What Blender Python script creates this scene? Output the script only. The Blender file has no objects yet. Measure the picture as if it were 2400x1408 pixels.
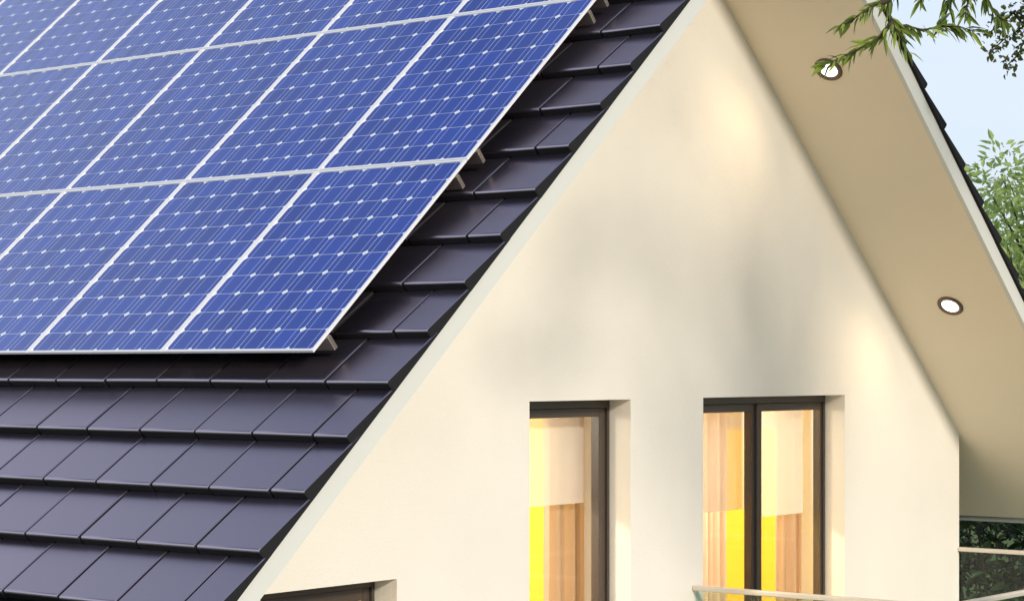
import bpy, bmesh, math, random
from mathutils import Vector, Matrix, noise
from mathutils.geometry import tessellate_polygon
random.seed(7)
R = math.radians
scene = bpy.context.scene
COL = scene.collection

# ---------------------------------------------------------------- camera, sky, sun, exposure
ZO = 5.4                                   # ground level lies 5.4 m below the eye-level datum used for measuring
FPX, YH, PHI = 5004.9, 859.3, R(38.427)    # focal length and horizon row in photo pixels, heading
CAM = Vector((-7.053, -6.755, -0.075))
cam_d = bpy.data.cameras.new('camera'); cam = bpy.data.objects.new('camera', cam_d); COL.objects.link(cam)
cam.location = CAM + Vector((0, 0, ZO)); cam.rotation_euler = (R(90), 0, PHI - R(90))
cam_d.sensor_width = 36; cam_d.lens = FPX / 2400 * 36; cam_d.shift_y = (YH - 704) / 2400
cam_d.clip_start = 0.1; cam_d.clip_end = 5000
scene.camera = cam

TO_SUN = Vector((-0.42, -1.0, 0.47)).normalized()
world = bpy.data.worlds.new('World'); scene.world = world; world.use_nodes = True
wn = world.node_tree; wn.nodes.clear()
def wnode(t): return wn.nodes.new(t)
sky = wnode('ShaderNodeTexSky'); sky.sky_type = 'NISHITA'; sky.sun_disc = False
sky.sun_elevation = math.asin(TO_SUN.z); sky.sun_rotation = math.atan2(TO_SUN.x, TO_SUN.y) % (2 * math.pi)
sky.air_density = 1.0; sky.dust_density = 1.2; sky.ozone_density = 1.0
tc = wnode('ShaderNodeTexCoord'); mp = wnode('ShaderNodeMapping'); mp.inputs['Scale'].default_value = (1, 1, 2.6)
nz = wnode('ShaderNodeTexNoise'); nz.inputs['Scale'].default_value = 3.4; nz.inputs['Detail'].default_value = 7; nz.inputs['Roughness'].default_value = .55
rp = wnode('ShaderNodeValToRGB'); rp.color_ramp.elements[0].position = .40; rp.color_ramp.elements[1].position = .68
rp.color_ramp.elements[0].color = (.04, .04, .04, 1); rp.color_ramp.elements[1].color = (.32, .32, .32, 1)
mx = wnode('ShaderNodeMixRGB'); mx.inputs['Color2'].default_value = (5.75, 6.55, 7.5, 1)
bg = wnode('ShaderNodeBackground'); bg.inputs['Strength'].default_value = 0.135
wo = wnode('ShaderNodeOutputWorld')
wn.links.new(tc.outputs['Generated'], mp.inputs['Vector']); wn.links.new(mp.outputs['Vector'], nz.inputs['Vector'])
wn.links.new(nz.outputs['Fac'], rp.inputs['Fac'])
sz = wnode('ShaderNodeSeparateXYZ'); wn.links.new(tc.outputs['Generated'], sz.inputs[0])      # thin cloud and haze thicken towards the horizon, all the way round
hz = wnode('ShaderNodeMapRange'); hz.interpolation_type = 'SMOOTHSTEP'; hz.inputs['From Min'].default_value = .75; hz.inputs['From Max'].default_value = .52; hz.inputs['To Min'].default_value = 0; hz.inputs['To Max'].default_value = .86
wn.links.new(sz.outputs['Z'], hz.inputs['Value'])
ad = wnode('ShaderNodeMath'); ad.operation = 'ADD'; ad.use_clamp = True; wn.links.new(rp.outputs['Color'], ad.inputs[0]); wn.links.new(hz.outputs['Result'], ad.inputs[1])
wn.links.new(ad.outputs[0], mx.inputs['Fac'])
wn.links.new(sky.outputs['Color'], mx.inputs['Color1']); wn.links.new(mx.outputs['Color'], bg.inputs['Color'])
wn.links.new(bg.outputs['Background'], wo.inputs['Surface'])
sun_d = bpy.data.lights.new('sun', 'SUN'); sun_d.energy = 2.9; sun_d.angle = R(7.0); sun_d.color = (1.0, .92, .79)
sun = bpy.data.objects.new('sun', sun_d); COL.objects.link(sun); sun.location = (0, -20, 30)
sun.rotation_euler = TO_SUN.to_track_quat('Z', 'Y').to_euler()
vs = scene.view_settings; vs.view_transform = 'Standard'; vs.look = 'None'; vs.gamma = 1.0; vs.exposure = 0.0; vs.use_curve_mapping = False

# ---------------------------------------------------------------- materials
MATS = {}
def mat(name, col, rough=.6, spec=.5, metal=0.0, ior=None, coat=0.0, coat_rough=.05, bump=None, vary=None, trans=0.0):
    """vary=(scale, amount): soft mottling of the colour; bump=(scale, strength)"""
    if name in MATS: return MATS[name]
    m = bpy.data.materials.new(name); m.use_nodes = True; MATS[name] = m
    nt = m.node_tree; b = nt.nodes['Principled BSDF']
    b.inputs['Base Color'].default_value = (*col, 1); b.inputs['Roughness'].default_value = rough
    b.inputs['Specular IOR Level'].default_value = spec; b.inputs['Metallic'].default_value = metal
    if ior: b.inputs['IOR'].default_value = ior
    b.inputs['Coat Weight'].default_value = coat; b.inputs['Coat Roughness'].default_value = coat_rough
    if vary or bump:
        t = nt.nodes.new('ShaderNodeTexCoord')
    if vary:
        n = nt.nodes.new('ShaderNodeTexNoise'); n.inputs['Scale'].default_value = vary[0]; n.inputs['Detail'].default_value = 5
        nt.links.new(t.outputs['Object'], n.inputs['Vector'])
        h = nt.nodes.new('ShaderNodeMixRGB'); h.blend_type = 'MIX'
        a = vary[1]
        h.inputs['Color1'].default_value = (*[c * (1 - a) for c in col], 1); h.inputs['Color2'].default_value = (*[min(1, c * (1 + a)) for c in col], 1)
        nt.links.new(n.outputs['Fac'], h.inputs['Fac']); nt.links.new(h.outputs['Color'], b.inputs['Base Color'])
    if bump:
        n2 = nt.nodes.new('ShaderNodeTexNoise'); n2.inputs['Scale'].default_value = bump[0]; n2.inputs['Detail'].default_value = 4
        nt.links.new(t.outputs['Object'], n2.inputs['Vector'])
        bp = nt.nodes.new('ShaderNodeBump'); bp.inputs['Strength'].default_value = bump[1]; bp.inputs['Distance'].default_value = .004
        nt.links.new(n2.outputs['Fac'], bp.inputs['Height']); nt.links.new(bp.outputs['Normal'], b.inputs['Normal'])
    return m

def per_object_tint(m, amt):
    """each piece slightly lighter or darker than its neighbour"""
    nt = m.node_tree; b = nt.nodes['Principled BSDF']
    oi = nt.nodes.new('ShaderNodeObjectInfo'); mr = nt.nodes.new('ShaderNodeMapRange')
    mr.inputs['To Min'].default_value = 1 - amt; mr.inputs['To Max'].default_value = 1 + amt
    hs = nt.nodes.new('ShaderNodeHueSaturation')
    nt.links.new(oi.outputs['Random'], mr.inputs['Value']); nt.links.new(mr.outputs['Result'], hs.inputs['Value'])
    src = b.inputs['Base Color'].links
    if src: nt.links.new(src[0].from_socket, hs.inputs['Color'])
    else: hs.inputs['Color'].default_value = b.inputs['Base Color'].default_value
    nt.links.new(hs.outputs['Color'], b.inputs['Base Color'])
    mr2 = nt.nodes.new('ShaderNodeMapRange'); mr2.inputs['To Min'].default_value = b.inputs['Roughness'].default_value - .03; mr2.inputs['To Max'].default_value = b.inputs['Roughness'].default_value + .04
    nt.links.new(oi.outputs['Random'], mr2.inputs['Value']); nt.links.new(mr2.outputs['Result'], b.inputs['Roughness'])

STUCCO = mat('cream_stucco', (.81, .752, .67), .85, .25, vary=(1.3, .07), bump=(110, .5))
BARGE = mat('off_white_paint', (.70, .69, .64), .5, .4, vary=(6, .03), bump=(60, .08))
SOFFIT = mat('cream_soffit_paint', (.89, .77, .61), .7, .3, vary=(2, .03))
TILE = mat('charcoal_glazed_tile', (.013, .012, .018), .28, .5, ior=5.2, vary=(9, .12), bump=(240, .05)); per_object_tint(TILE, .16); TILE.node_tree.nodes['Principled BSDF'].inputs['Specular Tint'].default_value = (.98, .82, .96, 1)
TILE_BODY = mat('unglazed_tile_body', (.020, .019, .021), .9, .15)
FRAME = mat('anodised_silver_frame', (.80, .79, .81), .35, .5)
RAIL = mat('galvanised_mounting_rail', (.22, .19, .155), .45, .5, metal=.5)
BACK = mat('white_backsheet_under_glass', (.80, .84, .88), .5, .5, coat=1.0, coat_rough=.06)
BROWN = mat('dark_bronze_window_frame', (.065, .047, .036), .38, .5)
GUTTER = mat('dark_grey_gutter', (.03, .03, .035), .45, .5)
ROOM_Y = mat('yellow_plank_wall', (.86, .60, .06), .6, .3, vary=(3, .08))
nt = ROOM_Y.node_tree; mpn = nt.nodes.new('ShaderNodeMapping'); mpn.inputs['Scale'].default_value = (.5, .5, 9); tno = [n for n in nt.nodes if n.type == 'TEX_NOISE'][0]
nt.links.new([n for n in nt.nodes if n.type == 'TEX_COORD'][0].outputs['Object'], mpn.inputs['Vector']); nt.links.new(mpn.outputs['Vector'], tno.inputs['Vector'])
ROOM_W = mat('white_room_paint', (.82, .78, .68), .8, .2)
FLOORW = mat('oak_floor', (.35, .22, .11), .5, .4)
PAVE = mat('sand_paving', (.54, .46, .36), .85, .2, vary=(1.5, .15))
UNDER = mat('black_roofing_felt', (.012, .012, .014), .9, .2)
GRASS = mat('mown_grass', (.09, .13, .035), .9, .2, vary=(2.5, .3))
CONC = mat('pale_concrete', (.66, .61, .53), .8, .3, vary=(2, .08))
RAILM = mat('satin_champagne_handrail', (.72, .64, .54), .35, .5, metal=.2)
BARK = mat('grey_brown_bark', (.075, .058, .042), .9, .2, vary=(14, .35), bump=(40, .5))
BRASS = mat('brass_glint_bar', (.75, .52, .22), .3, .5, metal=1.0)
RING = mat('bronze_trim_ring', (.16, .11, .085), .4, .5, metal=.4)

def cell_material():
    m = bpy.data.materials.new('blue_silicon_cell_under_glass'); m.use_nodes = True
    nt = m.node_tree; b = nt.nodes['Principled BSDF']
    t = nt.nodes.new('ShaderNodeTexCoord'); s = nt.nodes.new('ShaderNodeSeparateXYZ'); nt.links.new(t.outputs['Object'], s.inputs[0])
    ab = nt.nodes.new('ShaderNodeMath'); ab.operation = 'ABSOLUTE'; nt.links.new(s.outputs['X'], ab.inputs[0])
    su = nt.nodes.new('ShaderNodeMath'); su.operation = 'SUBTRACT'; su.inputs[1].default_value = .0455; nt.links.new(ab.outputs[0], su.inputs[0])
    a2 = nt.nodes.new('ShaderNodeMath'); a2.operation = 'ABSOLUTE'; nt.links.new(su.outputs[0], a2.inputs[0])
    lt = nt.nodes.new('ShaderNodeMath'); lt.operation = 'LESS_THAN'; lt.inputs[1].default_value = .0019; nt.links.new(a2.outputs[0], lt.inputs[0])
    n = nt.nodes.new('ShaderNodeTexNoise'); n.inputs['Scale'].default_value = 30; nt.links.new(t.outputs['Object'], n.inputs['Vector'])
    oi = nt.nodes.new('ShaderNodeObjectInfo')
    c1 = nt.nodes.new('ShaderNodeMixRGB'); c1.inputs['Color1'].default_value = (.008, .038, .34, 1); c1.inputs['Color2'].default_value = (.013, .056, .44, 1)
    nt.links.new(oi.outputs['Random'], c1.inputs['Fac'])
    c2 = nt.nodes.new('ShaderNodeMixRGB'); c2.blend_type = 'MULTIPLY'; c2.inputs['Fac'].default_value = .25
    nt.links.new(c1.outputs['Color'], c2.inputs['Color1']); nt.links.new(n.outputs['Color'], c2.inputs['Color2'])
    c3 = nt.nodes.new('ShaderNodeMixRGB'); c3.inputs['Color2'].default_value = (.34, .40, .80, 1)
    nt.links.new(lt.outputs[0], c3.inputs['Fac']); nt.links.new(c2.outputs['Color'], c3.inputs['Color1'])
    nt.links.new(c3.outputs['Color'], b.inputs['Base Color'])
    b.inputs['Sheen Weight'].default_value = .05; b.inputs['Specular IOR Level'].default_value = .1; b.inputs['Sheen Roughness'].default_value = .4; b.inputs['Sheen Tint'].default_value = (.92, .95, 1, 1)   # sheen added to brighten the sky's reflection at grazing angles
    b.inputs['Roughness'].default_value = .5; b.inputs['Coat Weight'].default_value = 1.0; b.inputs['Coat Roughness'].default_value = .08; b.inputs['Coat IOR'].default_value = 1.9
    return m
CELL = cell_material()

def glass_material(name, tint, refl_rough=.0, mixf=None):
    m = bpy.data.materials.new(name); m.use_nodes = True; nt = m.node_tree; nt.nodes.clear()
    o = nt.nodes.new('ShaderNodeOutputMaterial'); mixn = nt.nodes.new('ShaderNodeMixShader')
    tr = nt.nodes.new('ShaderNodeBsdfTransparent'); tr.inputs[0].default_value = (*tint, 1)
    gl = nt.nodes.new('ShaderNodeBsdfGlossy'); gl.inputs['Roughness'].default_value = refl_rough
    fr = nt.nodes.new('ShaderNodeFresnel'); fr.inputs['IOR'].default_value = 1.52
    ge = nt.nodes.new('ShaderNodeNewGeometry'); sb = nt.nodes.new('ShaderNodeMath'); sb.operation = 'SUBTRACT'; sb.inputs[0].default_value = 1
    ml = nt.nodes.new('ShaderNodeMath'); ml.operation = 'MULTIPLY'
    nt.links.new(ge.outputs['Backfacing'], sb.inputs[1]); nt.links.new(sb.outputs[0], ml.inputs[0]); nt.links.new(fr.outputs[0], ml.inputs[1])
    nt.links.new(ml.outputs[0], mixn.inputs[0]); nt.links.new(tr.outputs[0], mixn.inputs[1]); nt.links.new(gl.outputs[0], mixn.inputs[2])
    nt.links.new(mixn.outputs[0], o.inputs[0]); return m
PANE = glass_material('clear_window_glass', (.95, .96, .95))
BALGLASS = glass_material('greenish_balustrade_glass', (.80, .88, .84))

def cloth_material(name, col, transl, alpha=1.0):
    m = bpy.data.materials.new(name); m.use_nodes = True; nt = m.node_tree; nt.nodes.clear()
    o = nt.nodes.new('ShaderNodeOutputMaterial'); a = nt.nodes.new('ShaderNodeMixShader'); a.inputs[0].default_value = transl
    d = nt.nodes.new('ShaderNodeBsdfDiffuse'); t = nt.nodes.new('ShaderNodeBsdfTranslucent')
    d.inputs[0].default_value = (*col, 1); t.inputs[0].default_value = (*col, 1)
    nt.links.new(d.outputs[0], a.inputs[1]); nt.links.new(t.outputs[0], a.inputs[2]); out = a
    if alpha < 1:
        b2 = nt.nodes.new('ShaderNodeMixShader'); b2.inputs[0].default_value = alpha
        tp = nt.nodes.new('ShaderNodeBsdfTransparent')
        nt.links.new(tp.outputs[0], b2.inputs[1]); nt.links.new(a.outputs[0], b2.inputs[2]); out = b2
    nt.links.new(out.outputs[0], o.inputs[0]); return m
CURTAIN = cloth_material('peach_curtain_fabric', (.88, .74, .60), .5)
GLARE_FILM = cloth_material('pale_sky_glare_film', (.92, .87, .82), .35, .42)  # half-clear pale colour that stands for sky reflected in the panes

def leaf_material(name, c1, c2, transl=.35):
    m = bpy.data.materials.new(name); m.use_nodes = True; nt = m.node_tree; nt.nodes.clear()
    o = nt.nodes.new('ShaderNodeOutputMaterial'); a = nt.nodes.new('ShaderNodeMixShader'); a.inputs[0].default_value = transl
    g = nt.nodes.new('ShaderNodeNewGeometry'); mxn = nt.nodes.new('ShaderNodeMixRGB')
    mxn.inputs['Color1'].default_value = (*c1, 1); mxn.inputs['Color2'].default_value = (*c2, 1)
    oi = nt.nodes.new('ShaderNodeObjectInfo'); ad = nt.nodes.new('ShaderNodeMath'); ad.operation = 'ADD'
    fr = nt.nodes.new('ShaderNodeMath'); fr.operation = 'FRACT'
    nt.links.new(g.outputs['Random Per Island'], ad.inputs[0]); nt.links.new(oi.outputs['Random'], ad.inputs[1]); nt.links.new(ad.outputs[0], fr.inputs[0])
    nt.links.new(fr.outputs[0], mxn.inputs['Fac'])
    p = nt.nodes.new('ShaderNodeBsdfPrincipled'); p.inputs['Roughness'].default_value = .45
    t = nt.nodes.new('ShaderNodeBsdfTranslucent')
    nt.links.new(mxn.outputs[0], p.inputs['Base Color']); nt.links.new(mxn.outputs[0], t.inputs[0])
    nt.links.new(p.outputs[0], a.inputs[1]); nt.links.new(t.outputs[0], a.inputs[2]); nt.links.new(a.outputs[0], o.inputs[0]); return m
LEAF_NEAR = leaf_material('narrow_leaf', (.05, .09, .012), (.32, .42, .05))
LEAF_PALE = leaf_material('pale_green_leaf', (.27, .38, .10), (.56, .68, .26), .5)
LEAF_DARK = leaf_material('glossy_dark_leaf', (.018, .035, .012), (.05, .085, .025), .2)
LEAF_ROUND = leaf_material('small_round_leaf', (.06, .08, .015), (.14, .16, .03))

def emission(name, col, st):
    m = bpy.data.materials.new(name); m.use_nodes = True; nt = m.node_tree; nt.nodes.clear()
    o = nt.nodes.new('ShaderNodeOutputMaterial'); e = nt.nodes.new('ShaderNodeEmission'); e.inputs[0].default_value = (*col, 1); e.inputs[1].default_value = st
    nt.links.new(e.outputs[0], o.inputs[0]); return m
LAMP = emission('lit_downlight_lens', (1, .97, .90), 3.0)
BULB = emission('lit_ceiling_lamp_shade', (1, .85, .6), 6.0)

# ---------------------------------------------------------------- object helpers
ORIG = {}
def tag(o, label=None, cat=None, group=None, kind=None):
    if label: o['label'] = label
    if cat: o['category'] = cat
    if group: o['group'] = group
    if kind: o['kind'] = kind
    return o
def thing(name, base, label, cat, group=None):
    o = bpy.data.objects.new(name, None); COL.objects.link(o); o.empty_display_size = .2
    o.location = Vector(base) + Vector((0, 0, ZO)); ORIG[o] = Vector(base)
    return tag(o, label, cat, group)
def mesh_of(bm, name, m, smooth=False):
    me = bpy.data.meshes.new(name); bm.normal_update(); bm.to_mesh(me); bm.free()
    if m: me.materials.append(m)
    if smooth:
        for p in me.polygons: p.use_smooth = True
    return me
def part(name, bm, m, parent, smooth=False):
    """mesh given in measuring coordinates, hung under its thing (or under one of its parts)"""
    root = parent
    base = ORIG[root]
    bmesh.ops.translate(bm, verts=bm.verts, vec=-base)
    o = bpy.data.objects.new(name, mesh_of(bm, name, m, smooth)); COL.objects.link(o); o.parent = parent; ORIG[o] = base
    return o
def piece(name, me, parent, M):
    """shared mesh placed with a matrix given in measuring coordinates"""
    o = bpy.data.objects.new(name, me); COL.objects.link(o); o.parent = parent
    o.matrix_local = Matrix.Translation(-ORIG[parent]) @ M; ORIG[o] = ORIG[parent]
    return o
def solo(name, bm, m, base, label, cat, group=None, kind=None, smooth=False):
    bmesh.ops.translate(bm, verts=bm.verts, vec=-Vector(base))
    o = bpy.data.objects.new(name, mesh_of(bm, name, m, smooth)); COL.objects.link(o)
    o.location = Vector(base) + Vector((0, 0, ZO)); ORIG[o] = Vector(base)
    return tag(o, label, cat, group, kind)
def box(bm, a, b, bev=0.0, M=None):
    a, b = Vector(a), Vector(b); c = (a + b) / 2; s = b - a
    r = bmesh.ops.create_cube(bm, size=1, matrix=Matrix.Translation(c) @ Matrix.Diagonal((abs(s.x), abs(s.y), abs(s.z), 1)))
    vv = r['verts']
    if bev > 0:
        es = list({e for v in vv for e in v.link_edges})
        rb = bmesh.ops.bevel(bm, geom=es, offset=bev, segments=2, profile=.5, affect='EDGES')
        vv = list({v for f in rb['faces'] for v in f.verts} | {v for v in vv if v.is_valid})
    if M is not None: bmesh.ops.transform(bm, matrix=M, verts=vv)
    return bm
def newbox(a, b, bev=0.0, M=None): return box(bmesh.new(), a, b, bev, M)
def prism_y(bm, poly, y0, y1):
    """polygon of (x, z) points extruded along Y"""
    f = [bm.verts.new((x, y0, z)) for x, z in poly]; g = [bm.verts.new((x, y1, z)) for x, z in poly]; n = len(poly)
    bm.faces.new(f); bm.faces.new(g[::-1])
    for i in range(n): bm.faces.new((f[(i + 1) % n], f[i], g[i], g[(i + 1) % n]))
    bmesh.ops.recalc_face_normals(bm, faces=bm.faces); return bm
def tube(bm, pts, rad, seg=6):
    rings = []
    for i, p in enumerate(pts):
        p = Vector(p); d = (Vector(pts[min(i + 1, len(pts) - 1)]) - Vector(pts[max(i - 1, 0)])).normalized()
        s = d.orthogonal().normalized(); t = d.cross(s); r = rad[i] if hasattr(rad, '__len__') else rad
        rings.append([bm.verts.new(p + (s * math.cos(2 * math.pi * k / seg) + t * math.sin(2 * math.pi * k / seg)) * r) for k in range(seg)])
    for a, b in zip(rings, rings[1:]):
        # match nearest start so that rings do not twist
        k0 = min(range(seg), key=lambda k: (b[k].co - a[0].co - (b[0].co - b[0].co)).length)
        b[:] = b[k0:] + b[:k0]
        for k in range(seg): bm.faces.new((a[k], a[(k + 1) % seg], b[(k + 1) % seg], b[k]))
    bm.faces.new(rings[0][::-1]); bm.faces.new(rings[-1]); return bm

# ---------------------------------------------------------------- measures of the house (metres, eye-level datum)
AL = R(41.03); SA, CA = math.sin(AL), math.cos(AL)
XR = 3.591                                   # ridge
YV, YB, YW, YE = -.465, -.445, .497, 9.0     # verge, barge board face, gable wall face, far gable
XWL, XWR = -.246, 7.428                      # wall corners
GR = -ZO
GA, TW, TT = .3508, .375, .046               # tile gauge, width, thickness
V0 = -1.155
def vk(k): return V0 + GA * k
nL = Vector((-SA, 0, CA)); vL = Vector((CA, 0, SA))
def lp(y, v, n): return Vector((0, y, 0)) + vL * v + nL * n     # point of the left slope
def mirror(p): return Vector((2 * XR - p.x, p.y, p.z))
def ML(y, v, n):  # left-slope frame: local x = -Y, y = up the slope, z = normal
    return Matrix(((0, CA, -SA, 0), (-1, 0, 0, 0), (0, SA, CA, 0), (0, 0, 0, 1))).__class__(
        ((0, CA, -SA, lp(y, v, n).x), (-1, 0, 0, y), (0, SA, CA, lp(y, v, n).z), (0, 0, 0, 1)))
def MR(y, v, n):
    p = mirror(lp(y, v, n))
    return Matrix(((0, -CA, SA, p.x), (1, 0, 0, y), (0, SA, CA, p.z), (0, 0, 0, 1)))
def zl(x, n): return (n + SA * x) / CA       # height of left-slope layer n above x
VEAVE, VTOP = -1.60, 4.67
def project(p):
    d = Vector(p) - CAM; F = Vector((math.cos(PHI), math.sin(PHI), 0)); Rr = Vector((math.sin(PHI), -math.cos(PHI), 0))
    D = d.dot(F); return 1200 + FPX * d.dot(Rr) / D, YH - FPX * d.z / D, D
def at(px, py, depth):
    F = Vector((math.cos(PHI), math.sin(PHI), 0)); Rr = Vector((math.sin(PHI), -math.cos(PHI), 0))
    return CAM + depth * (F + Rr * (px - 1200) / FPX + Vector((0, 0, 1)) * (YH - py) / FPX)

# ---------------------------------------------------------------- ground
def sheet(name, x0, y0, x1, y1, z, m):
    bm = bmesh.new(); bm.faces.new([bm.verts.new(p) for p in ((x0, y0, 0), (x1, y0, 0), (x1, y1, 0), (x0, y1, 0))])
    o = bpy.data.objects.new(name, mesh_of(bm, name, m)); COL.objects.link(o); o.location.z = z; o['kind'] = 'structure'; return o
sheet('ground', -400, -400, 400, 400, 0, GRASS)
sheet('patio', -1, -12, 8.3, .4, .004, PAVE)

# ---------------------------------------------------------------- house: walls, rooms, roof build-up
house = thing('house', (XR, 4.5, GR), 'cream stucco gabled house with dark tiled roof and bronze window frames', 'house')
W1 = (2.243, 3.209, -2.05, -.266); W2 = (3.982, 5.729, -2.40, -.265); W3 = (.161, 1.140, -2.25, -1.158)
HOLES = (W1, W2, W3)
def gable(y0, y1, holes):
    topn = -.262
    poly = [(XWL, GR), (XWR, GR), (XWR, zl(2 * XR - XWR, topn)), (XR, zl(XR, topn)), (XWL, zl(XWL, topn))]
    loops = [[Vector((x, 0, z)) for x, z in poly]] + [[Vector(q) for q in ((a, 0, c), (a, 0, d), (b, 0, d), (b, 0, c))] for a, b, c, d in holes]
    flat = [p for l in loops for p in l]; tris = tessellate_polygon([[Vector((p.x, p.z, 0)) for p in l] for l in loops])
    bm = bmesh.new()
    f = [bm.verts.new((p.x, y0, p.z)) for p in flat]; g = [bm.verts.new((p.x, y1, p.z)) for p in flat]
    for t in tris: bm.faces.new([f[i] for i in t]); bm.faces.new([g[i] for i in reversed(t)])
    k = 0
    for l in loops:
        n = len(l)
        for i in range(n): bm.faces.new((f[k + i], f[k + (i + 1) % n], g[k + (i + 1) % n], g[k + i]))
        k += n
    bmesh.ops.recalc_face_normals(bm, faces=bm.faces); return bm
part('gable_wall', gable(YW, YW + .34, HOLES), STUCCO, house)
part('gable_wall', gable(YE - .75, YE - .45, ()), STUCCO, house)
part('side_wall', newbox((XWL, YW + .342, GR), (XWL + .3, YE - .752, zl(XWL, -.30))), STUCCO, house)
part('side_wall', newbox((XWR - .3, YW + .342, GR), (XWR, YE - .752, zl(XWL, -.30))), STUCCO, house)
part('room_floor', newbox((XWL + .302, YW + .342, -2.65), (XWR - .302, YE - .752, -2.45)), FLOORW, house)
part('room_ceiling', newbox((.46, YW + .342, -.05), (6.70, 5.2, .0)), ROOM_W, house)
part('partition_wall', newbox((3.56, YW + .342, -2.449), (3.66, 5.2, -.052)), ROOM_Y, house)
part('back_partition', newbox((XWL + .302, 5.202, -2.449), (XWR - .302, 5.3, -.30)), ROOM_W, house)
part('wall_lining', newbox((XWR - .345, YW + .344, -2.449), (XWR - .303, 5.2, -.56)), ROOM_Y, house)

def slope_slab(n0, n1, y0, y1, v0, v1, right):
    bm = newbox((-y1, v0, n0), (-y0, v1, n1), 0, ML(0, 0, 0))
    if right:
        bmesh.ops.transform(bm, matrix=Matrix(((-1, 0, 0, 2 * XR), (0, 1, 0, 0), (0, 0, 1, 0), (0, 0, 0, 1))), verts=bm.verts)
        bmesh.ops.reverse_faces(bm, faces=bm.faces)
    return bm
def ridge_v(n): return XR / CA - (-n) * 0 - n * 0 + n * math.tan(AL) if False else (XR + n * SA) / CA   # slope distance of the ridge line for layer n
def clip_slab(n0, n1, y0, y1, v0, right):
    """layer of a slope, mitred at the ridge"""
    pts = [lp(0, v0, n0), Vector((XR, 0, zl(XR, n0))), Vector((XR, 0, zl(XR, n1))), lp(0, v0, n1)]
    if right: pts = [mirror(p) for p in pts]
    return prism_y(bmesh.new(), [(p.x, p.z) for p in pts], y0, y1)
roofs = []
for right in (False, True):
    roofs.append(part('roof', clip_slab(-.248, -.186, YB + .034, YE - .4, VEAVE, right), UNDER, house))
    part('soffit', clip_slab(-.268, -.250, YB + .032, YE - .4, VEAVE + .03, right), SOFFIT, house)
    for y0 in (YB, YE - .37):
        part('barge_board', clip_slab(-.273, -.158, y0, y0 + .030, VEAVE - .02, right), BARGE, house)
    part('fascia', clip_slab(-.300, -.170, YB + .032, YE - .402, VEAVE - .03, right) if False else
         (lambda b: b)(slope_slab(-.272, -.158, YB + .033, YE - .403, VEAVE - .028, VEAVE - .002, right)), BARGE, house)
tag(roofs[0], 'roof slope carrying the solar panels'); tag(roofs[1], 'far roof slope seen from below')
for right in (False, True):
    c = lp(0, -1.585, -.185); pts = [(c.x - .055 + .06 * math.cos(a), c.z + .06 * math.sin(a)) for a in [R(d) for d in range(180, 361, 18)]] + [(c.x - .055 + .056 * math.cos(a), c.z + .056 * math.sin(a)) for a in [R(d) for d in range(360, 179, -18)]]
    if right: pts = [(2 * XR - x, z) for x, z in pts]
    part('gutter', prism_y(bmesh.new(), pts, YB, YE - .36), GUTTER, house)
bm = bmesh.new()
prism_y(bm, [(XR + .22 * math.sin(a), zl(XR, -.1) - .16 + .22 * math.cos(a)) for a in [R(d) for d in range(-62, 63, 12)]], YV, YE - .35)
part('ridge_cap', bm, TILE, house)

# ---------------------------------------------------------------- roof tiles
def tile_mesh(w, verge):
    """tile with rounded nose: local x to the side, y up the slope, z normal; nose at y = 0, top of nose at z = 0"""
    r = .015; L = GA + .055; drop = TT / GA
    prof = [(.004, -TT)]
    for k in range(5):
        a = R(180 - 90 * k / 4); prof.append((r + r * math.cos(a), -r + r * math.sin(a) - (r + r * math.cos(a)) * drop * .0))
    prof[1] = (0, -r)
    prof += [(.10, -.10 * drop + .0015), (L, -L * drop)]
    bot = [(L, -L * drop - .012), (.05, -TT - .002)]
    full = prof + bot
    c = .0035; xs = [(-w / 2, c), (-w / 2 + c, 0), (w / 2 - c, 0), (w / 2, c)]
    bm = bmesh.new(); rows = []
    for x, dz in xs:
        rows.append([bm.verts.new((x, y, z - (dz if y > r * .9 else 0))) if i < len(prof) else bm.verts.new((x, y, z)) for i, (y, z) in enumerate(full)])
    n = len(full)
    for a, b in zip(rows, rows[1:]):
        for i in range(n): bm.faces.new((a[i], b[i], b[(i + 1) % n], a[(i + 1) % n]))
    bm.faces.new(rows[0]); bm.faces.new(rows[-1][::-1])
    if verge:      # side flange hanging over the edge of the barge board
        s = 1 if verge > 0 else -1; x1 = s * w / 2; x0 = x1 - s * .019
        fl = .066
        o = [(x0, x1)]
        q = [(.010, -.0165), (L * .985, -L * .985 * drop - .0035), (L * .985, -fl), (.010, -fl)]
        for xx in (x1 - s * .0005, x0): pass
        A = [bm.verts.new((x1 + s * .0012, y, z)) for y, z in q]; B = [bm.verts.new((x0, y, z - .001)) for y, z in q]
        bm.faces.new(A); bm.faces.new(B[::-1])
        for i in range(4): bm.faces.new((A[(i + 1) % 4], A[i], B[i], B[(i + 1) % 4]))
    bmesh.ops.recalc_face_normals(bm, faces=bm.faces)
    return bm
GAPW = .015
def tile_data(w, verge):
    me = mesh_of(tile_mesh(w, verge), 'tile', TILE)
    me.materials.append(TILE_BODY)
    for p in me.polygons:
        if abs(p.normal.x) > .9 or p.normal.y < -.93 or p.normal.z < -.5: p.material_index = 1      # the glaze stops at the sides and below the rounded nose
    for p in me.polygons: p.use_smooth = (.2 < abs(p.normal.z) < .985 and abs(p.normal.x) < .2)
    return me
J_A, J_B = -.084, -.260
SET_B = {-1, 1, 2, 4, 6, 8, 10, 12, 14, 16}
DATA = {}
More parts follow.
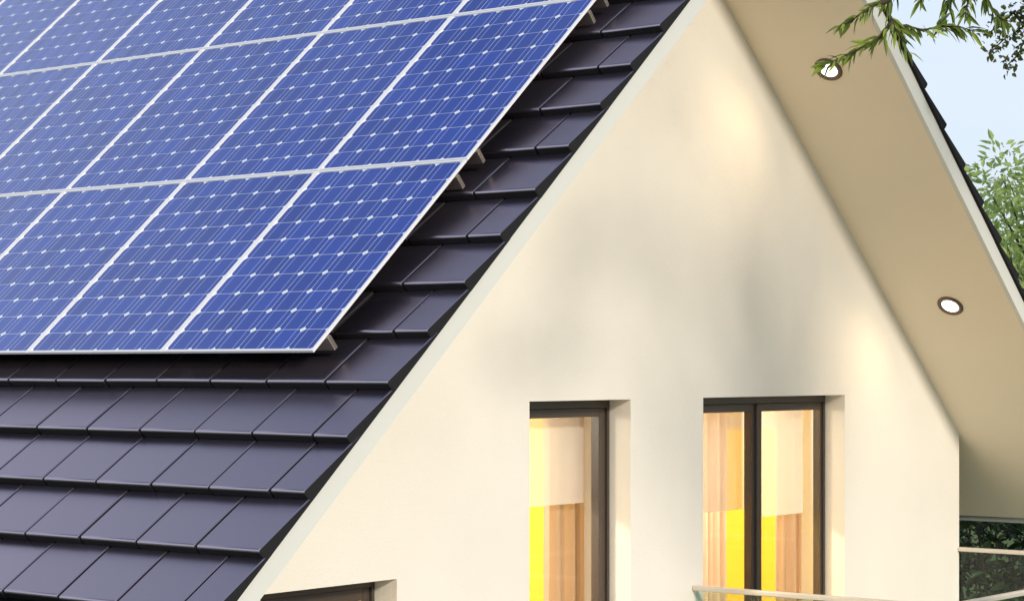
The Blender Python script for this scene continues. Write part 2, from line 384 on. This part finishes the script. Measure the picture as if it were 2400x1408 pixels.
def get(kind):
    if kind not in DATA:
        w, vg = {'full': (TW - GAPW, 0), 'vA_L': (J_A - YV - GAPW / 2, 1), 'vB_L': (J_B - YV - GAPW / 2, 1), 'vA_R': (J_A - YV - GAPW / 2, -1), 'vB_R': (J_B - YV - GAPW / 2, -1)}[kind]
        DATA[kind] = tile_data(w, vg)
    return DATA[kind]
def jig(): return Matrix.Translation((random.uniform(-.0012, .0012), random.uniform(-.0025, .0025), random.uniform(-.0012, .0012))) @ Matrix.Rotation(R(random.uniform(-.12, .12)), 4, 'Z') @ Matrix.Rotation(R(random.uniform(-.3, .3)), 4, 'Y')
def add_into(bm, me, M):
    n = len(bm.verts); bm.from_mesh(me); bm.verts.ensure_lookup_table()
    bmesh.ops.transform(bm, matrix=M, verts=bm.verts[n:])
for side in (0, 1):
    hidden = bmesh.new(); MF = ML if side == 0 else MR
    for k in range(-1, 17):
        j = J_B if k in SET_B else J_A
        cols = [(YV, j)]; y = j
        while y < YE - .4: cols.append((y, y + TW)); y += TW
        for ci, (a, b) in enumerate(cols):
            key = 'full' if ci else (('vB' if k in SET_B else 'vA') + ('_L' if side == 0 else '_R'))
            cy = (a + GAPW * 0 + b - GAPW / 2) / 2 if ci == 0 else (a + b) / 2
            M = MF(cy, vk(k), -.10) @ jig()
            px, py, D = project(lp(cy, vk(k) + .15, -.1)) if side == 0 else project(mirror(lp(cy, vk(k) + .15, -.1)))
            inside = -140 < px < 2500 and -160 < py < 1560
            show = inside and ((side == 0 and (k <= 3 or cy < .45)) or (side == 1 and ci == 0))
            if show: piece('tile', get(key), roofs[side], M)
            else: add_into(hidden, get(key), M)
    o = part('tile_field', hidden, TILE, roofs[side]); o.data.materials.append(TILE_BODY); o['kind'] = 'stuff'

# ---------------------------------------------------------------- windows
def frame_ring(bm, x0, x1, z0, z1, y0, y1, w, bev=.004):
    """four bars butted end to end"""
    wl, wr, wb, wt = w
    box(bm, (x0, y0, z0), (x0 + wl, y1, z1), bev); box(bm, (x1 - wr, y0, z0), (x1, y1, z1), bev)
    box(bm, (x0 + wl + .0005, y0, z1 - wt), (x1 - wr - .0005, y1, z1), bev); box(bm, (x0 + wl + .0005, y0, z0), (x1 - wr - .0005, y1, z0 + wb), bev)
    return bm
def window(hole, sashes, name):
    """sashes: (left, right) of each glazed leaf; the bars of a leaf are as wide as (left, right, bottom, top)"""
    x0, x1, z0, z1 = hole; g = .002
    yf = YW + .150
    win = part(name, frame_ring(bmesh.new(), x0 + g, x1 - g, z0 + g, z1 - g, yf, yf + .08, (.030, .022, .05, .046), .003), BROWN, house)
    for a, b, sw in sashes:
        part('sash', frame_ring(bmesh.new(), a, b, z0 + .054, z1 - .050, yf + .014, yf + .072, sw, .003), BROWN, win)
        part('pane', newbox((a + sw[0] - .004, yf + .046, z0 + .12), (b - sw[1] + .004, yf + .050, z1 - .097)), PANE, win)
    return win
w1 = window(W1, [(W1[0] + .034, W1[1] - .026, (.05, .064, .08, .052))], 'window')
w2 = window(W2, [(W2[0] + .034, 4.842, (.05, .040, .08, .052)), (4.902, W2[1] - .026, (.022, .020, .08, .052))], 'window')
part('mullion', newbox((4.8435, YW + .146, W2[2] + .055), (4.9005, YW + .23, W2[3] - .05), .005), BROWN, w2)
w3 = window(W3, [(W3[0] + .034, W3[1] - .026, (.05, .05, .08, .09))], 'window')
hb = newbox((.985, YW + .118, -1.50), (1.003, YW + .132, -1.262), .005); box(hb, (.987, YW + .130, -1.30), (1.001, YW + .168, -1.285), .003)
part('glint_bar', hb, BRASS, w3)  # small bar put in for a lamp's reflection in the glass
for w, h in ((w1, W1), (w3, W3)):
    part('sill', newbox((h[0] - .03, YW - .035, h[2] - .032), (h[1] + .03, YW - .0005, h[2] - .002), .004), CONC, w)

# curtains hang behind the glass; pale sheets there imitate its sky reflection
def xat(px, y):      # wall position seen at photo column px on the plane Y = y
    F = Vector((math.cos(PHI), math.sin(PHI), 0)); Rr = Vector((math.sin(PHI), -math.cos(PHI), 0)); d = F + Rr * (px - 1200) / FPX
    return CAM.x + (y - CAM.y) / d.y * d.x
def curtain(x0, x1, y, z0, z1, waves, label, amp=.036):
    bm = bmesh.new(); n = waves * 8; rows = []; ph = random.random() * 6
    for zi, z in enumerate((z1, (z0 + z1) / 2, z0)):
        row = []
        for i in range(n + 1):
            t = i / n; a = t * waves * 2 * math.pi + ph
            row.append(bm.verts.new((x0 + (x1 - x0) * t + .012 * math.sin(a * .53 + zi), y + amp * math.sin(a) + .01 * math.sin(a * .41), z)))
        rows.append(row)
    for a, b in zip(rows, rows[1:]):
        for i in range(n): bm.faces.new((a[i], b[i], b[i + 1], a[i + 1]))
    bmesh.ops.solidify(bm, geom=bm.faces, thickness=.003)
    return solo('curtain', bm, CURTAIN, ((x0 + x1) / 2, y, z0), label, 'curtain', 'drapes behind the windows', smooth=True)
YC = YW + .42
curtain(xat(1281, YC), xat(1420, YC), YC, -2.44, -.14, 8, 'peach drape behind the single narrow upper window')
curtain(xat(1590, YC), xat(1699, YC), YC, -2.44, -.14, 7, 'peach drape at the left side of the double balcony door')
curtain(xat(1826, YC), xat(1945, YC), YC, -2.44, -.14, 8, 'peach drape at the right side of the double balcony door')
YS = YW + .30
def glare(px0, px1, pyb, label):  # pale see-through sheet added to imitate bright sky reflected in a pane
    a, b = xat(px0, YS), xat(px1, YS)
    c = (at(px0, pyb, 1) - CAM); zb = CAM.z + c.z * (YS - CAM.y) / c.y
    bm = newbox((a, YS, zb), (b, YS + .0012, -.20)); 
    t = thing('glare_sheet', ((a + b) / 2, YS, zb), label, 'glare', 'pale sheets standing for reflected sky')
    part('pale_film', bm, GLARE_FILM, t); bt = bmesh.new()
    tube(bt, [(a, YS, -.185), (b, YS, -.185)], .016, 10); part('top_rod', bt, ROOM_W, t)
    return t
glare(1200, 1368, 1191, 'pale see-through sheet standing for reflected sky in the single narrow upper window')
glare(1600, 1752, 1206, 'pale see-through sheet standing for reflected sky in the left leaf of the balcony door')
glare(1772, 1881, 1212, 'pale see-through sheet standing for reflected sky in the right leaf of the balcony door')
# ceiling lamps that light the two rooms
def ceiling_lamp(x, y, watts, label):
    t = thing('ceiling_lamp', (x, y, -.05), label, 'lamp')
    bm = bmesh.new(); tube(bm, [(x, y, -.052), (x, y, -.075)], .16, 20); part('canopy', bm, ROOM_W, t)
    bm = bmesh.new(); bmesh.ops.create_uvsphere(bm, u_segments=20, v_segments=10, radius=.14, matrix=Matrix.Translation((x, y, -.10)) @ Matrix.Diagonal((1, 1, .35, 1))); part('shade', bm, BULB, t, True)
    l = bpy.data.lights.new('ceiling_lamp_light', 'POINT'); l.energy = watts; l.color = (1, .91, .76); l.shadow_soft_size = .15
    o = bpy.data.objects.new('ceiling_lamp_light', l); COL.objects.link(o); o.parent = t; o.location = (0, 0, -.25)
ceiling_lamp(1.2, 1.9, 250, 'lit ceiling lamp in the room behind the single narrow window')
ceiling_lamp(4.6, 2.2, 250, 'lit ceiling lamp in the room behind the balcony door')

# ---------------------------------------------------------------- balcony and balustrade
part('balcony_slab', newbox((3.82, -1.26, -2.62), (7.47, YW - .001, -2.45), .01), CONC, house)
bal = thing('balustrade', (5.65, -1.2, -2.45), 'frameless glass balustrade with pale handrail round the balcony', 'balustrade')
ZR = -1.409; hr = .038
def rail_bar(a, b): return newbox(a, b, .008)
BX0, BX1, BY = 3.875, 7.420, -1.205
part('handrail', rail_bar((BX0 - hr / 2, BY + hr / 2 + .001, ZR - .032), (BX0 + hr / 2, YW - .001, ZR)), RAILM, bal)
part('handrail', rail_bar((BX1 - hr / 2, BY + hr / 2 + .001, ZR - .032), (BX1 + hr / 2, YW - .001, ZR)), RAILM, bal)
part('handrail', rail_bar((BX0 - hr / 2, BY - hr / 2, ZR - .032), (BX1 + hr / 2, BY + hr / 2, ZR)), RAILM, bal)
part('glass_panel', newbox((BX0 - .006, BY + .03, -2.44), (BX0 + .006, YW - .02, ZR - .0325)), BALGLASS, bal)
part('glass_panel', newbox((BX1 - .006, BY + .03, -2.44), (BX1 + .006, YW - .02, ZR - .0325)), BALGLASS, bal)
for i in range(3):
    a = BX0 + .02 + i * (BX1 - BX0 - .04) / 3
    part('glass_panel', newbox((a + .006, BY - .006, -2.44), (a + (BX1 - BX0 - .04) / 3 - .006, BY + .006, ZR - .0325)), BALGLASS, bal)

# ---------------------------------------------------------------- recessed lights in the right soffit
def downlight(x, label):
    y = .036; c = mirror(Vector((2 * XR - x, y, zl(2 * XR - x, -.268))))
    nd = Vector((-SA, 0, -CA)); Mt = Matrix.Translation(c) @ nd.to_track_quat('Z', 'Y').to_matrix().to_4x4()
    t = thing('downlight', c, label, 'downlight', 'recessed lights in the soffit')
    bm = bmesh.new(); n = 32; prof = [(.060, .001), (.064, .010), (.074, .013), (.088, .011), (.093, .001)]
    rings = [[bm.verts.new((r * math.cos(2 * math.pi * k / n), r * math.sin(2 * math.pi * k / n), z)) for k in range(n)] for r, z in prof]
    for a, b in zip(rings, rings[1:]):
        for k in range(n): bm.faces.new((a[k], b[k], b[(k + 1) % n], a[(k + 1) % n]))
    bmesh.ops.recalc_face_normals(bm, faces=bm.faces); bmesh.ops.transform(bm, matrix=Mt, verts=bm.verts); part('trim_ring', bm, RING, t, True)
    bm = bmesh.new(); bmesh.ops.create_circle(bm, cap_ends=True, segments=n, radius=.0615, matrix=Matrix.Translation((0, 0, .004))); bmesh.ops.transform(bm, matrix=Mt, verts=bm.verts)
    part('lens', bm, LAMP, t)
    l = bpy.data.lights.new('downlight_light', 'SPOT'); l.energy = 24; l.color = (1, .72, .38); l.spot_size = R(150); l.spot_blend = 1; l.shadow_soft_size = .05
    lo = bpy.data.objects.new('downlight_light', l); COL.objects.link(lo); lo.parent = t; lo.location = nd * .02; lo.rotation_euler = (-nd).to_track_quat('Z', 'Y').to_euler()
downlight(4.711, 'lit recessed soffit light near the ridge, behind the hanging leaves')
downlight(6.375, 'lit recessed soffit light lower down, near the far eave')

# ---------------------------------------------------------------- solar panels
PU, PV = 1.015, 1.457; PG = .004; LIP = .0145; FT = .014
PW, PH = PU - PG, PV - PG
def panel_meshes():
    bm = bmesh.new()
    for a, b in (((-PW / 2, 0, -FT), (-PW / 2 + LIP, PH, 0)), ((PW / 2 - LIP, 0, -FT), (PW / 2, PH, 0)),
                 ((-PW / 2 + LIP + .0003, 0, -FT), (PW / 2 - LIP - .0003, LIP, 0)), ((-PW / 2 + LIP + .0003, PH - LIP, -FT), (PW / 2 - LIP - .0003, PH, 0))):
        box(bm, a, b, .0015)
    fr = mesh_of(bm, 'frame', FRAME)
    bs = mesh_of(newbox((-PW / 2 + LIP - .001, LIP - .001, -.010), (PW / 2 - LIP + .001, PH - LIP + .001, -.0055)), 'backsheet', BACK)
    bs.materials.append(UNDER)
    for p in bs.polygons:
        if p.normal.z < -.5: p.material_index = 1      # rear face blackened to deepen the shade under the panels
    cw, ch = (PW - 2 * LIP) / 6, (PH - 2 * LIP) / 10
    g = .0015; c = .0180; hx, hy = cw / 2 - g, ch / 2 - g
    bm = bmesh.new(); lo = []; hi = []
    for x, y in ((-hx + c, -hy), (hx - c, -hy), (hx, -hy + c), (hx, hy - c), (hx - c, hy), (-hx + c, hy), (-hx, hy - c), (-hx, -hy + c)):
        lo.append(bm.verts.new((x, y, -.0001))); hi.append(bm.verts.new((x, y, .0003)))
    bm.faces.new(hi)
    for i in range(8): bm.faces.new((lo[i], lo[(i + 1) % 8], hi[(i + 1) % 8], hi[i]))
    ce = mesh_of(bm, 'cell', CELL)
    return fr, bs, ce, cw, ch
FR, BS, CE, CW, CH = panel_meshes()
ORD = ['first', 'second', 'third', 'fourth', 'fifth', 'sixth', 'seventh', 'eighth']
ROWN = ['bottom', 'middle', 'top']
for j in range(3):
    for i in range(8):
        yc = i * PU + PU / 2 - .002; v = j * PV
        t = thing('solar_panel', lp(yc, v, -FT), 'blue solar panel in the %s row, %s from the gable edge' % (ROWN[j], ORD[i]), 'solar panel', 'solar panels on the roof')
        t.rotation_euler = (0, 0, 0)
        M = ML(yc, v, 0)
        piece('frame', FR, t, M); piece('backsheet', BS, t, M)
        for a in range(6):
            for b in range(10):
                piece('cell', CE, t, M @ Matrix.Translation((-PW / 2 + LIP + CW * (a + .5), LIP + CH * (b + .5), -.0053)))
RL = ['lowest', 'second lowest', 'third lowest', 'third highest', 'second highest', 'highest']
for i, v in enumerate((.115, 1.335, 1.545, 2.785, 2.945, 4.24)):
    t = thing('mounting_rail', lp(4, v, -.1), 'metal mounting rail under the panels, %s of the six' % RL[i], 'mounting rail', 'mounting rails under the solar panels')
    part('channel', newbox((-8.16, v - .013, -.0895), (.014, v + .013, -FT - .0005), .003, ML(0, 0, 0)), RAIL, t)
    for y in ((.40, 1.6, 3.2, 4.8, 6.4, 8.0) if i else (2.9, 4.3, 5.7, 7.1)):
        part('roof_hook', newbox((-y - .02, v - .016, -.138), (-y + .02, v + .016, -.090), .002, ML(0, 0, 0)), RAIL, t)

# ---------------------------------------------------------------- plants
def leaf_verts(L, W, fold=.25, curl=.12):
    return [(0, 0, 0), (-W / 2, L * .35, W * fold), (W / 2, L * .35, W * fold), (0, L * .38, 0), (-W * .38, L * .68, W * fold * .7 - curl * L * .4), (W * .38, L * .68, W * fold * .7 - curl * L * .4), (0, L * .7, -curl * L * .4), (0, L, -curl * L)]
LEAF_F = [(0, 3, 1), (0, 2, 3), (1, 3, 6, 4), (3, 2, 5, 6), (4, 6, 7), (6, 5, 7)]
def leaf_cloud(name, m, parent, spots, Lr, Wr, rng):
    """spots: list of (position, main direction)"""
    vs_, fs_ = [], []
    base = ORIG[parent]
    for p, d in spots:
        L = rng.uniform(*Lr); W = L * rng.uniform(*Wr)
        q = d.to_track_quat('Y', 'Z').to_matrix() @ Matrix.Rotation(rng.uniform(-1.3, 1.3), 3, 'Y')
        n = len(vs_); vs_ += [tuple(p - base + q @ Vector(v)) for v in leaf_verts(L, W)]
        fs_ += [tuple(n + i for i in f) for f in LEAF_F]
    me = bpy.data.meshes.new(name); me.from_pydata(vs_, [], fs_); me.materials.append(m)
    o = bpy.data.objects.new(name, me); COL.objects.link(o); o.parent = parent; ORIG[o] = base; o['kind'] = 'stuff'; return o
def rdir(rng): 
    while True:
        v = Vector((rng.uniform(-1, 1), rng.uniform(-1, 1), rng.uniform(-1, 1)))
        if .1 < v.length < 1: return v.normalized()
def build_tree(name, base, label, trunk_h, crown_c, crown_r, nclump, per, leafm, Lr, Wr, seed, clump_r=.45, trunk_r=.12, droop=.3, reject=None, group=None):
    rng = random.Random(seed); base = Vector(base)
    t = thing(name, base, label, 'tree', group)
    bm = bmesh.new(); top = base + Vector((rng.uniform(-.2, .2), rng.uniform(-.2, .2), trunk_h)); cc = Vector(crown_c)
    tube(bm, [base - Vector((0, 0, .15)), base + Vector((.03, .02, trunk_h * .4)), top, top.lerp(cc, .6) , cc + Vector((0, 0, crown_r[2] * .5))], [trunk_r * 1.25, trunk_r, trunk_r * .85, trunk_r * .5, trunk_r * .18], 8)
    spots = []
    for c in range(nclump):
        d = rdir(rng); rr = rng.uniform(.25, 1) ** .5
        p = cc + Vector((d.x * crown_r[0], d.y * crown_r[1], d.z * crown_r[2])) * rr
        if reject and reject(p): continue
        s = top.lerp(cc, rng.uniform(0, .8)); mid = s.lerp(p, .55) + rdir(rng) * .12 + Vector((0, 0, .1))
        tube(bm, [s, mid, p], [trunk_r * .28, trunk_r * .14, .006], 5)
        for _ in range(per):
            q = p + rdir(rng) * clump_r * rng.random() ** .6
            if reject and reject(q): continue
            dd = ((q - p).normalized() + rdir(rng) * .6 + Vector((0, 0, -droop))).normalized(); spots.append((q, dd))
    part('trunk', bm, BARK, t, True)
    leaf_cloud('crown', leafm, t, spots, Lr, Wr, rng); return t
def in_frame(p, m=40):
    x, y, D = project(p); return D > 0 and -m < x < 2400 + m and -m < y < 1408 + m

# pale tree and dark shrubs behind the far eave
build_tree('garden_tree', (16.3, 3.6, GR), 'pale green leafy tree behind the far roof slope', 4.4, (16.3, 3.6, .50), (2.3, 2.3, 1.75), 150, 90, LEAF_PALE, (.08, .16), (.34, .46), 11, .42, .13)
def shrub(x, y, h, r, seed, label):
    rng = random.Random(seed); base = Vector((x, y, GR))
    t = thing('laurel_shrub', base, label, 'shrub', 'shrubs beside the house')
    bm = bmesh.new(); spots = []
    for s in range(9):
        a = rng.uniform(0, 6.28); tip = base + Vector((r * .7 * math.cos(a), r * .7 * math.sin(a), h * rng.uniform(.7, 1)))
        tube(bm, [base + Vector((.1 * math.cos(a), .1 * math.sin(a), -.1)), base.lerp(tip, .5) + rdir(rng) * .15, tip], [.035, .02, .006], 5)
    for _ in range(3600):
        z = rng.uniform(.1, 1) ; a = rng.uniform(0, 6.28); rr = r * (1 - .35 * z ** 3) * rng.uniform(.35, 1) ** .5
        p = base + Vector((rr * math.cos(a), rr * math.sin(a), h * z))
        spots.append((p, (Vector((math.cos(a), math.sin(a), .2)) + rdir(rng) * .8).normalized()))
    part('stems', bm, BARK, t, True); leaf_cloud('foliage', LEAF_DARK, t, spots, (.12, .2), (.3, .42), rng)
shrub(10.7, 1.5, 4.6, 1.15, 21, 'dark leafy shrub beyond the balcony handrail, nearest the wall')
shrub(12.3, 1.2, 4.9, 1.2, 22, 'dark leafy shrub beyond the balcony handrail, next to the nearest one')
shrub(12.2, 3.4, 4.8, 1.3, 23, 'dark leafy shrub under the far eave, behind the other shrubs')

shrub(9.7, 4.2, 4.1, 1.0, 24, 'dark leafy shrub added out of sight by the side wall, lowest of the shrubs')  # hidden shrub, added to darken the eave soffit past the wall corner

# near tree whose branches hang into the picture, with its crown outside it
near = build_tree('willow_tree', (2.7, -5.4, GR), 'narrow leaved tree with sprays hanging before the roof edge', 5.2, (2.25, -5.1, 3.3), (1.8, 1.7, 1.9), 74, 34, LEAF_NEAR, (.08, .14), (.14, .2), 31, .42, .13, .6, reject=lambda p: in_frame(p, 60))
def leaf_mesh(L, W): 
    me = bpy.data.meshes.new('leaf'); me.from_pydata(leaf_verts(L, W), [], LEAF_F); me.materials.append(LEAF_NEAR); return me
LEAVES = [leaf_mesh(.05, .013), leaf_mesh(.065, .015), leaf_mesh(.08, .016), leaf_mesh(.10, .018)]
DEP = 9.0
TW_ = [([(2290, -330), (2180, -160), (2105, -50), (2078, 20), (2100, 70), (2130, 122)], 1.0, 9.0),
       ([(2090, 50), (2068, 84), (2045, 100), (2000, 122), (1955, 143), (1925, 155)], 1.2, 8.95),
       ([(2085, 0), (2050, 12), (2020, 32), (1990, 52), (1968, 62)], 1.2, 8.9),
       ([(2100, 66), (2125, 62), (2165, 72), (2200, 62), (2245, 62), (2285, 75)], 1.1, 9.05),
       ([(2290, -330), (2255, -150), (2232, -40), (2222, 20), (2205, 62)], 1.1, 9.1),
       ([(2255, -150), (2185, -60), (2162, -15), (2158, 12)], .9, 9.0),
       ([(2255, -150), (2275, -50), (2268, 10), (2262, 38)], 1.1, 9.15),
       ([(2290, -330), (2305, -120), (2312, -5), (2326, 26), (2348, 46), (2372, 52)], .9, 9.2)]
rngt = random.Random(5)
for pl, dens, dep in TW_:
    pts = [at(x, y, dep + rngt.uniform(-.05, .05)) for x, y in pl]
    bm = bmesh.new(); tube(bm, pts, [.011 - .009 * i / (len(pts) - 1) for i in range(len(pts))], 6)
    tw = part('twig', bm, BARK, near, True)
    for (a, b), (qa, qb) in zip(zip(pts, pts[1:]), zip(pl, pl[1:])):
        if qa[1] < -60 and qb[1] < -40: continue
        seg = (b - a).length; n = max(1, int(seg / .0085 * dens))
        for i in range(n):
            p = a.lerp(b, (i + rngt.random()) / n); ax = (b - a).normalized()
            sd = ax.orthogonal(); sd = (Matrix.Rotation(rngt.uniform(0, 6.28), 3, ax) @ sd).normalized()
            d = (ax * rngt.uniform(.5, 1.1) + sd * rngt.uniform(.35, .9) + Vector((0, 0, -.35))).normalized()
            q = d.to_track_quat('Y', 'Z').to_matrix().to_4x4() @ Matrix.Rotation(rngt.uniform(-1.5, 1.5), 4, 'Y')
            piece('leaf', rngt.choice(LEAVES), tw, Matrix.Translation(p) @ q)
tip = at(2290, -330, 9.0)
root_p = Vector((1.9, -5.1, 2.9)); limb = [root_p.lerp(tip, t) + Vector((0, 0, .32 * math.sin(math.pi * t) * (1 + .2 * math.sin(9 * t)))) + Vector((.05 * math.sin(7 * t), .06 * math.cos(5 * t) - .06, 0)) * math.sin(math.pi * t) for t in [i / 8 for i in range(9)]]
bm = bmesh.new(); tube(bm, limb, [.045 - .033 * i / 8 for i in range(9)], 6)
spots = []
for a, b in zip(limb, limb[1:]):          # side twigs with leaves along the limb
    for _ in range(4):
        p = a.lerp(b, rngt.random()); e = p + ((b - a).normalized() * .25 + rdir(rngt) * .22 + Vector((0, 0, -.05)))
        if in_frame(e, 90) or in_frame(p, 60): continue
        tube(bm, [p, p.lerp(e, .5) + Vector((0, 0, .03)), e], [.008, .005, .002], 4)
        for _k in range(11):
            q = p.lerp(e, rngt.random() ** .7)
            spots.append((q, ((e - p).normalized() + rdir(rngt) * .8 + Vector((0, 0, -.3))).normalized()))
leaf_cloud('foliage', LEAF_NEAR, near, spots, (.05, .10), (.18, .24), rngt)
part('limb', bm, BARK, near, True)

# small-leaved tree further right, one spray of it in the corner of the picture
def rej2(p):
    x, y, D = project(p)
    return in_frame(p, 30) and not (x > 2290 + (0 if y > 40 else 30) and y < 150 - (2400 - x) * .1)
build_tree('small_leaved_tree', (8.6, -3.2, GR), 'tree with tiny round leaves in the upper right corner', 5.2, (8.2, -3.0, 2.3), (2.5, 2.1, 2.4), 150, 60, LEAF_ROUND, (.035, .06), (.6, .8), 41, .45, .12, .1, reject=rej2)
t2 = [o for o in COL.objects if o.name == 'small_leaved_tree'][0]
rng = random.Random(9); bm = bmesh.new(); spots = []
for pl in ([(2560, -120), (2470, -10), (2400, 62), (2350, 95), (2318, 128)], [(2400, 62), (2375, 30), (2340, 60), (2310, 85)], [(2420, 40), (2402, 95), (2385, 130), (2352, 162)], [(2470, -10), (2410, 5), (2380, 40)]):
    pts = [at(x, y, 13 + rng.uniform(-.1, .1)) for x, y in pl]; tube(bm, pts, [.012 - .009 * i / (len(pts) - 1) for i in range(len(pts))], 5)
    for a, b in zip(pts, pts[1:]):
        for i in range(int((b - a).length / .006)):
            spots.append((a.lerp(b, rng.random()) + rdir(rng) * .07 * rng.random(), rdir(rng)))
part('twig', bm, BARK, t2, True); leaf_cloud('spray', LEAF_ROUND, t2, spots, (.025, .05), (.6, .8), rng)
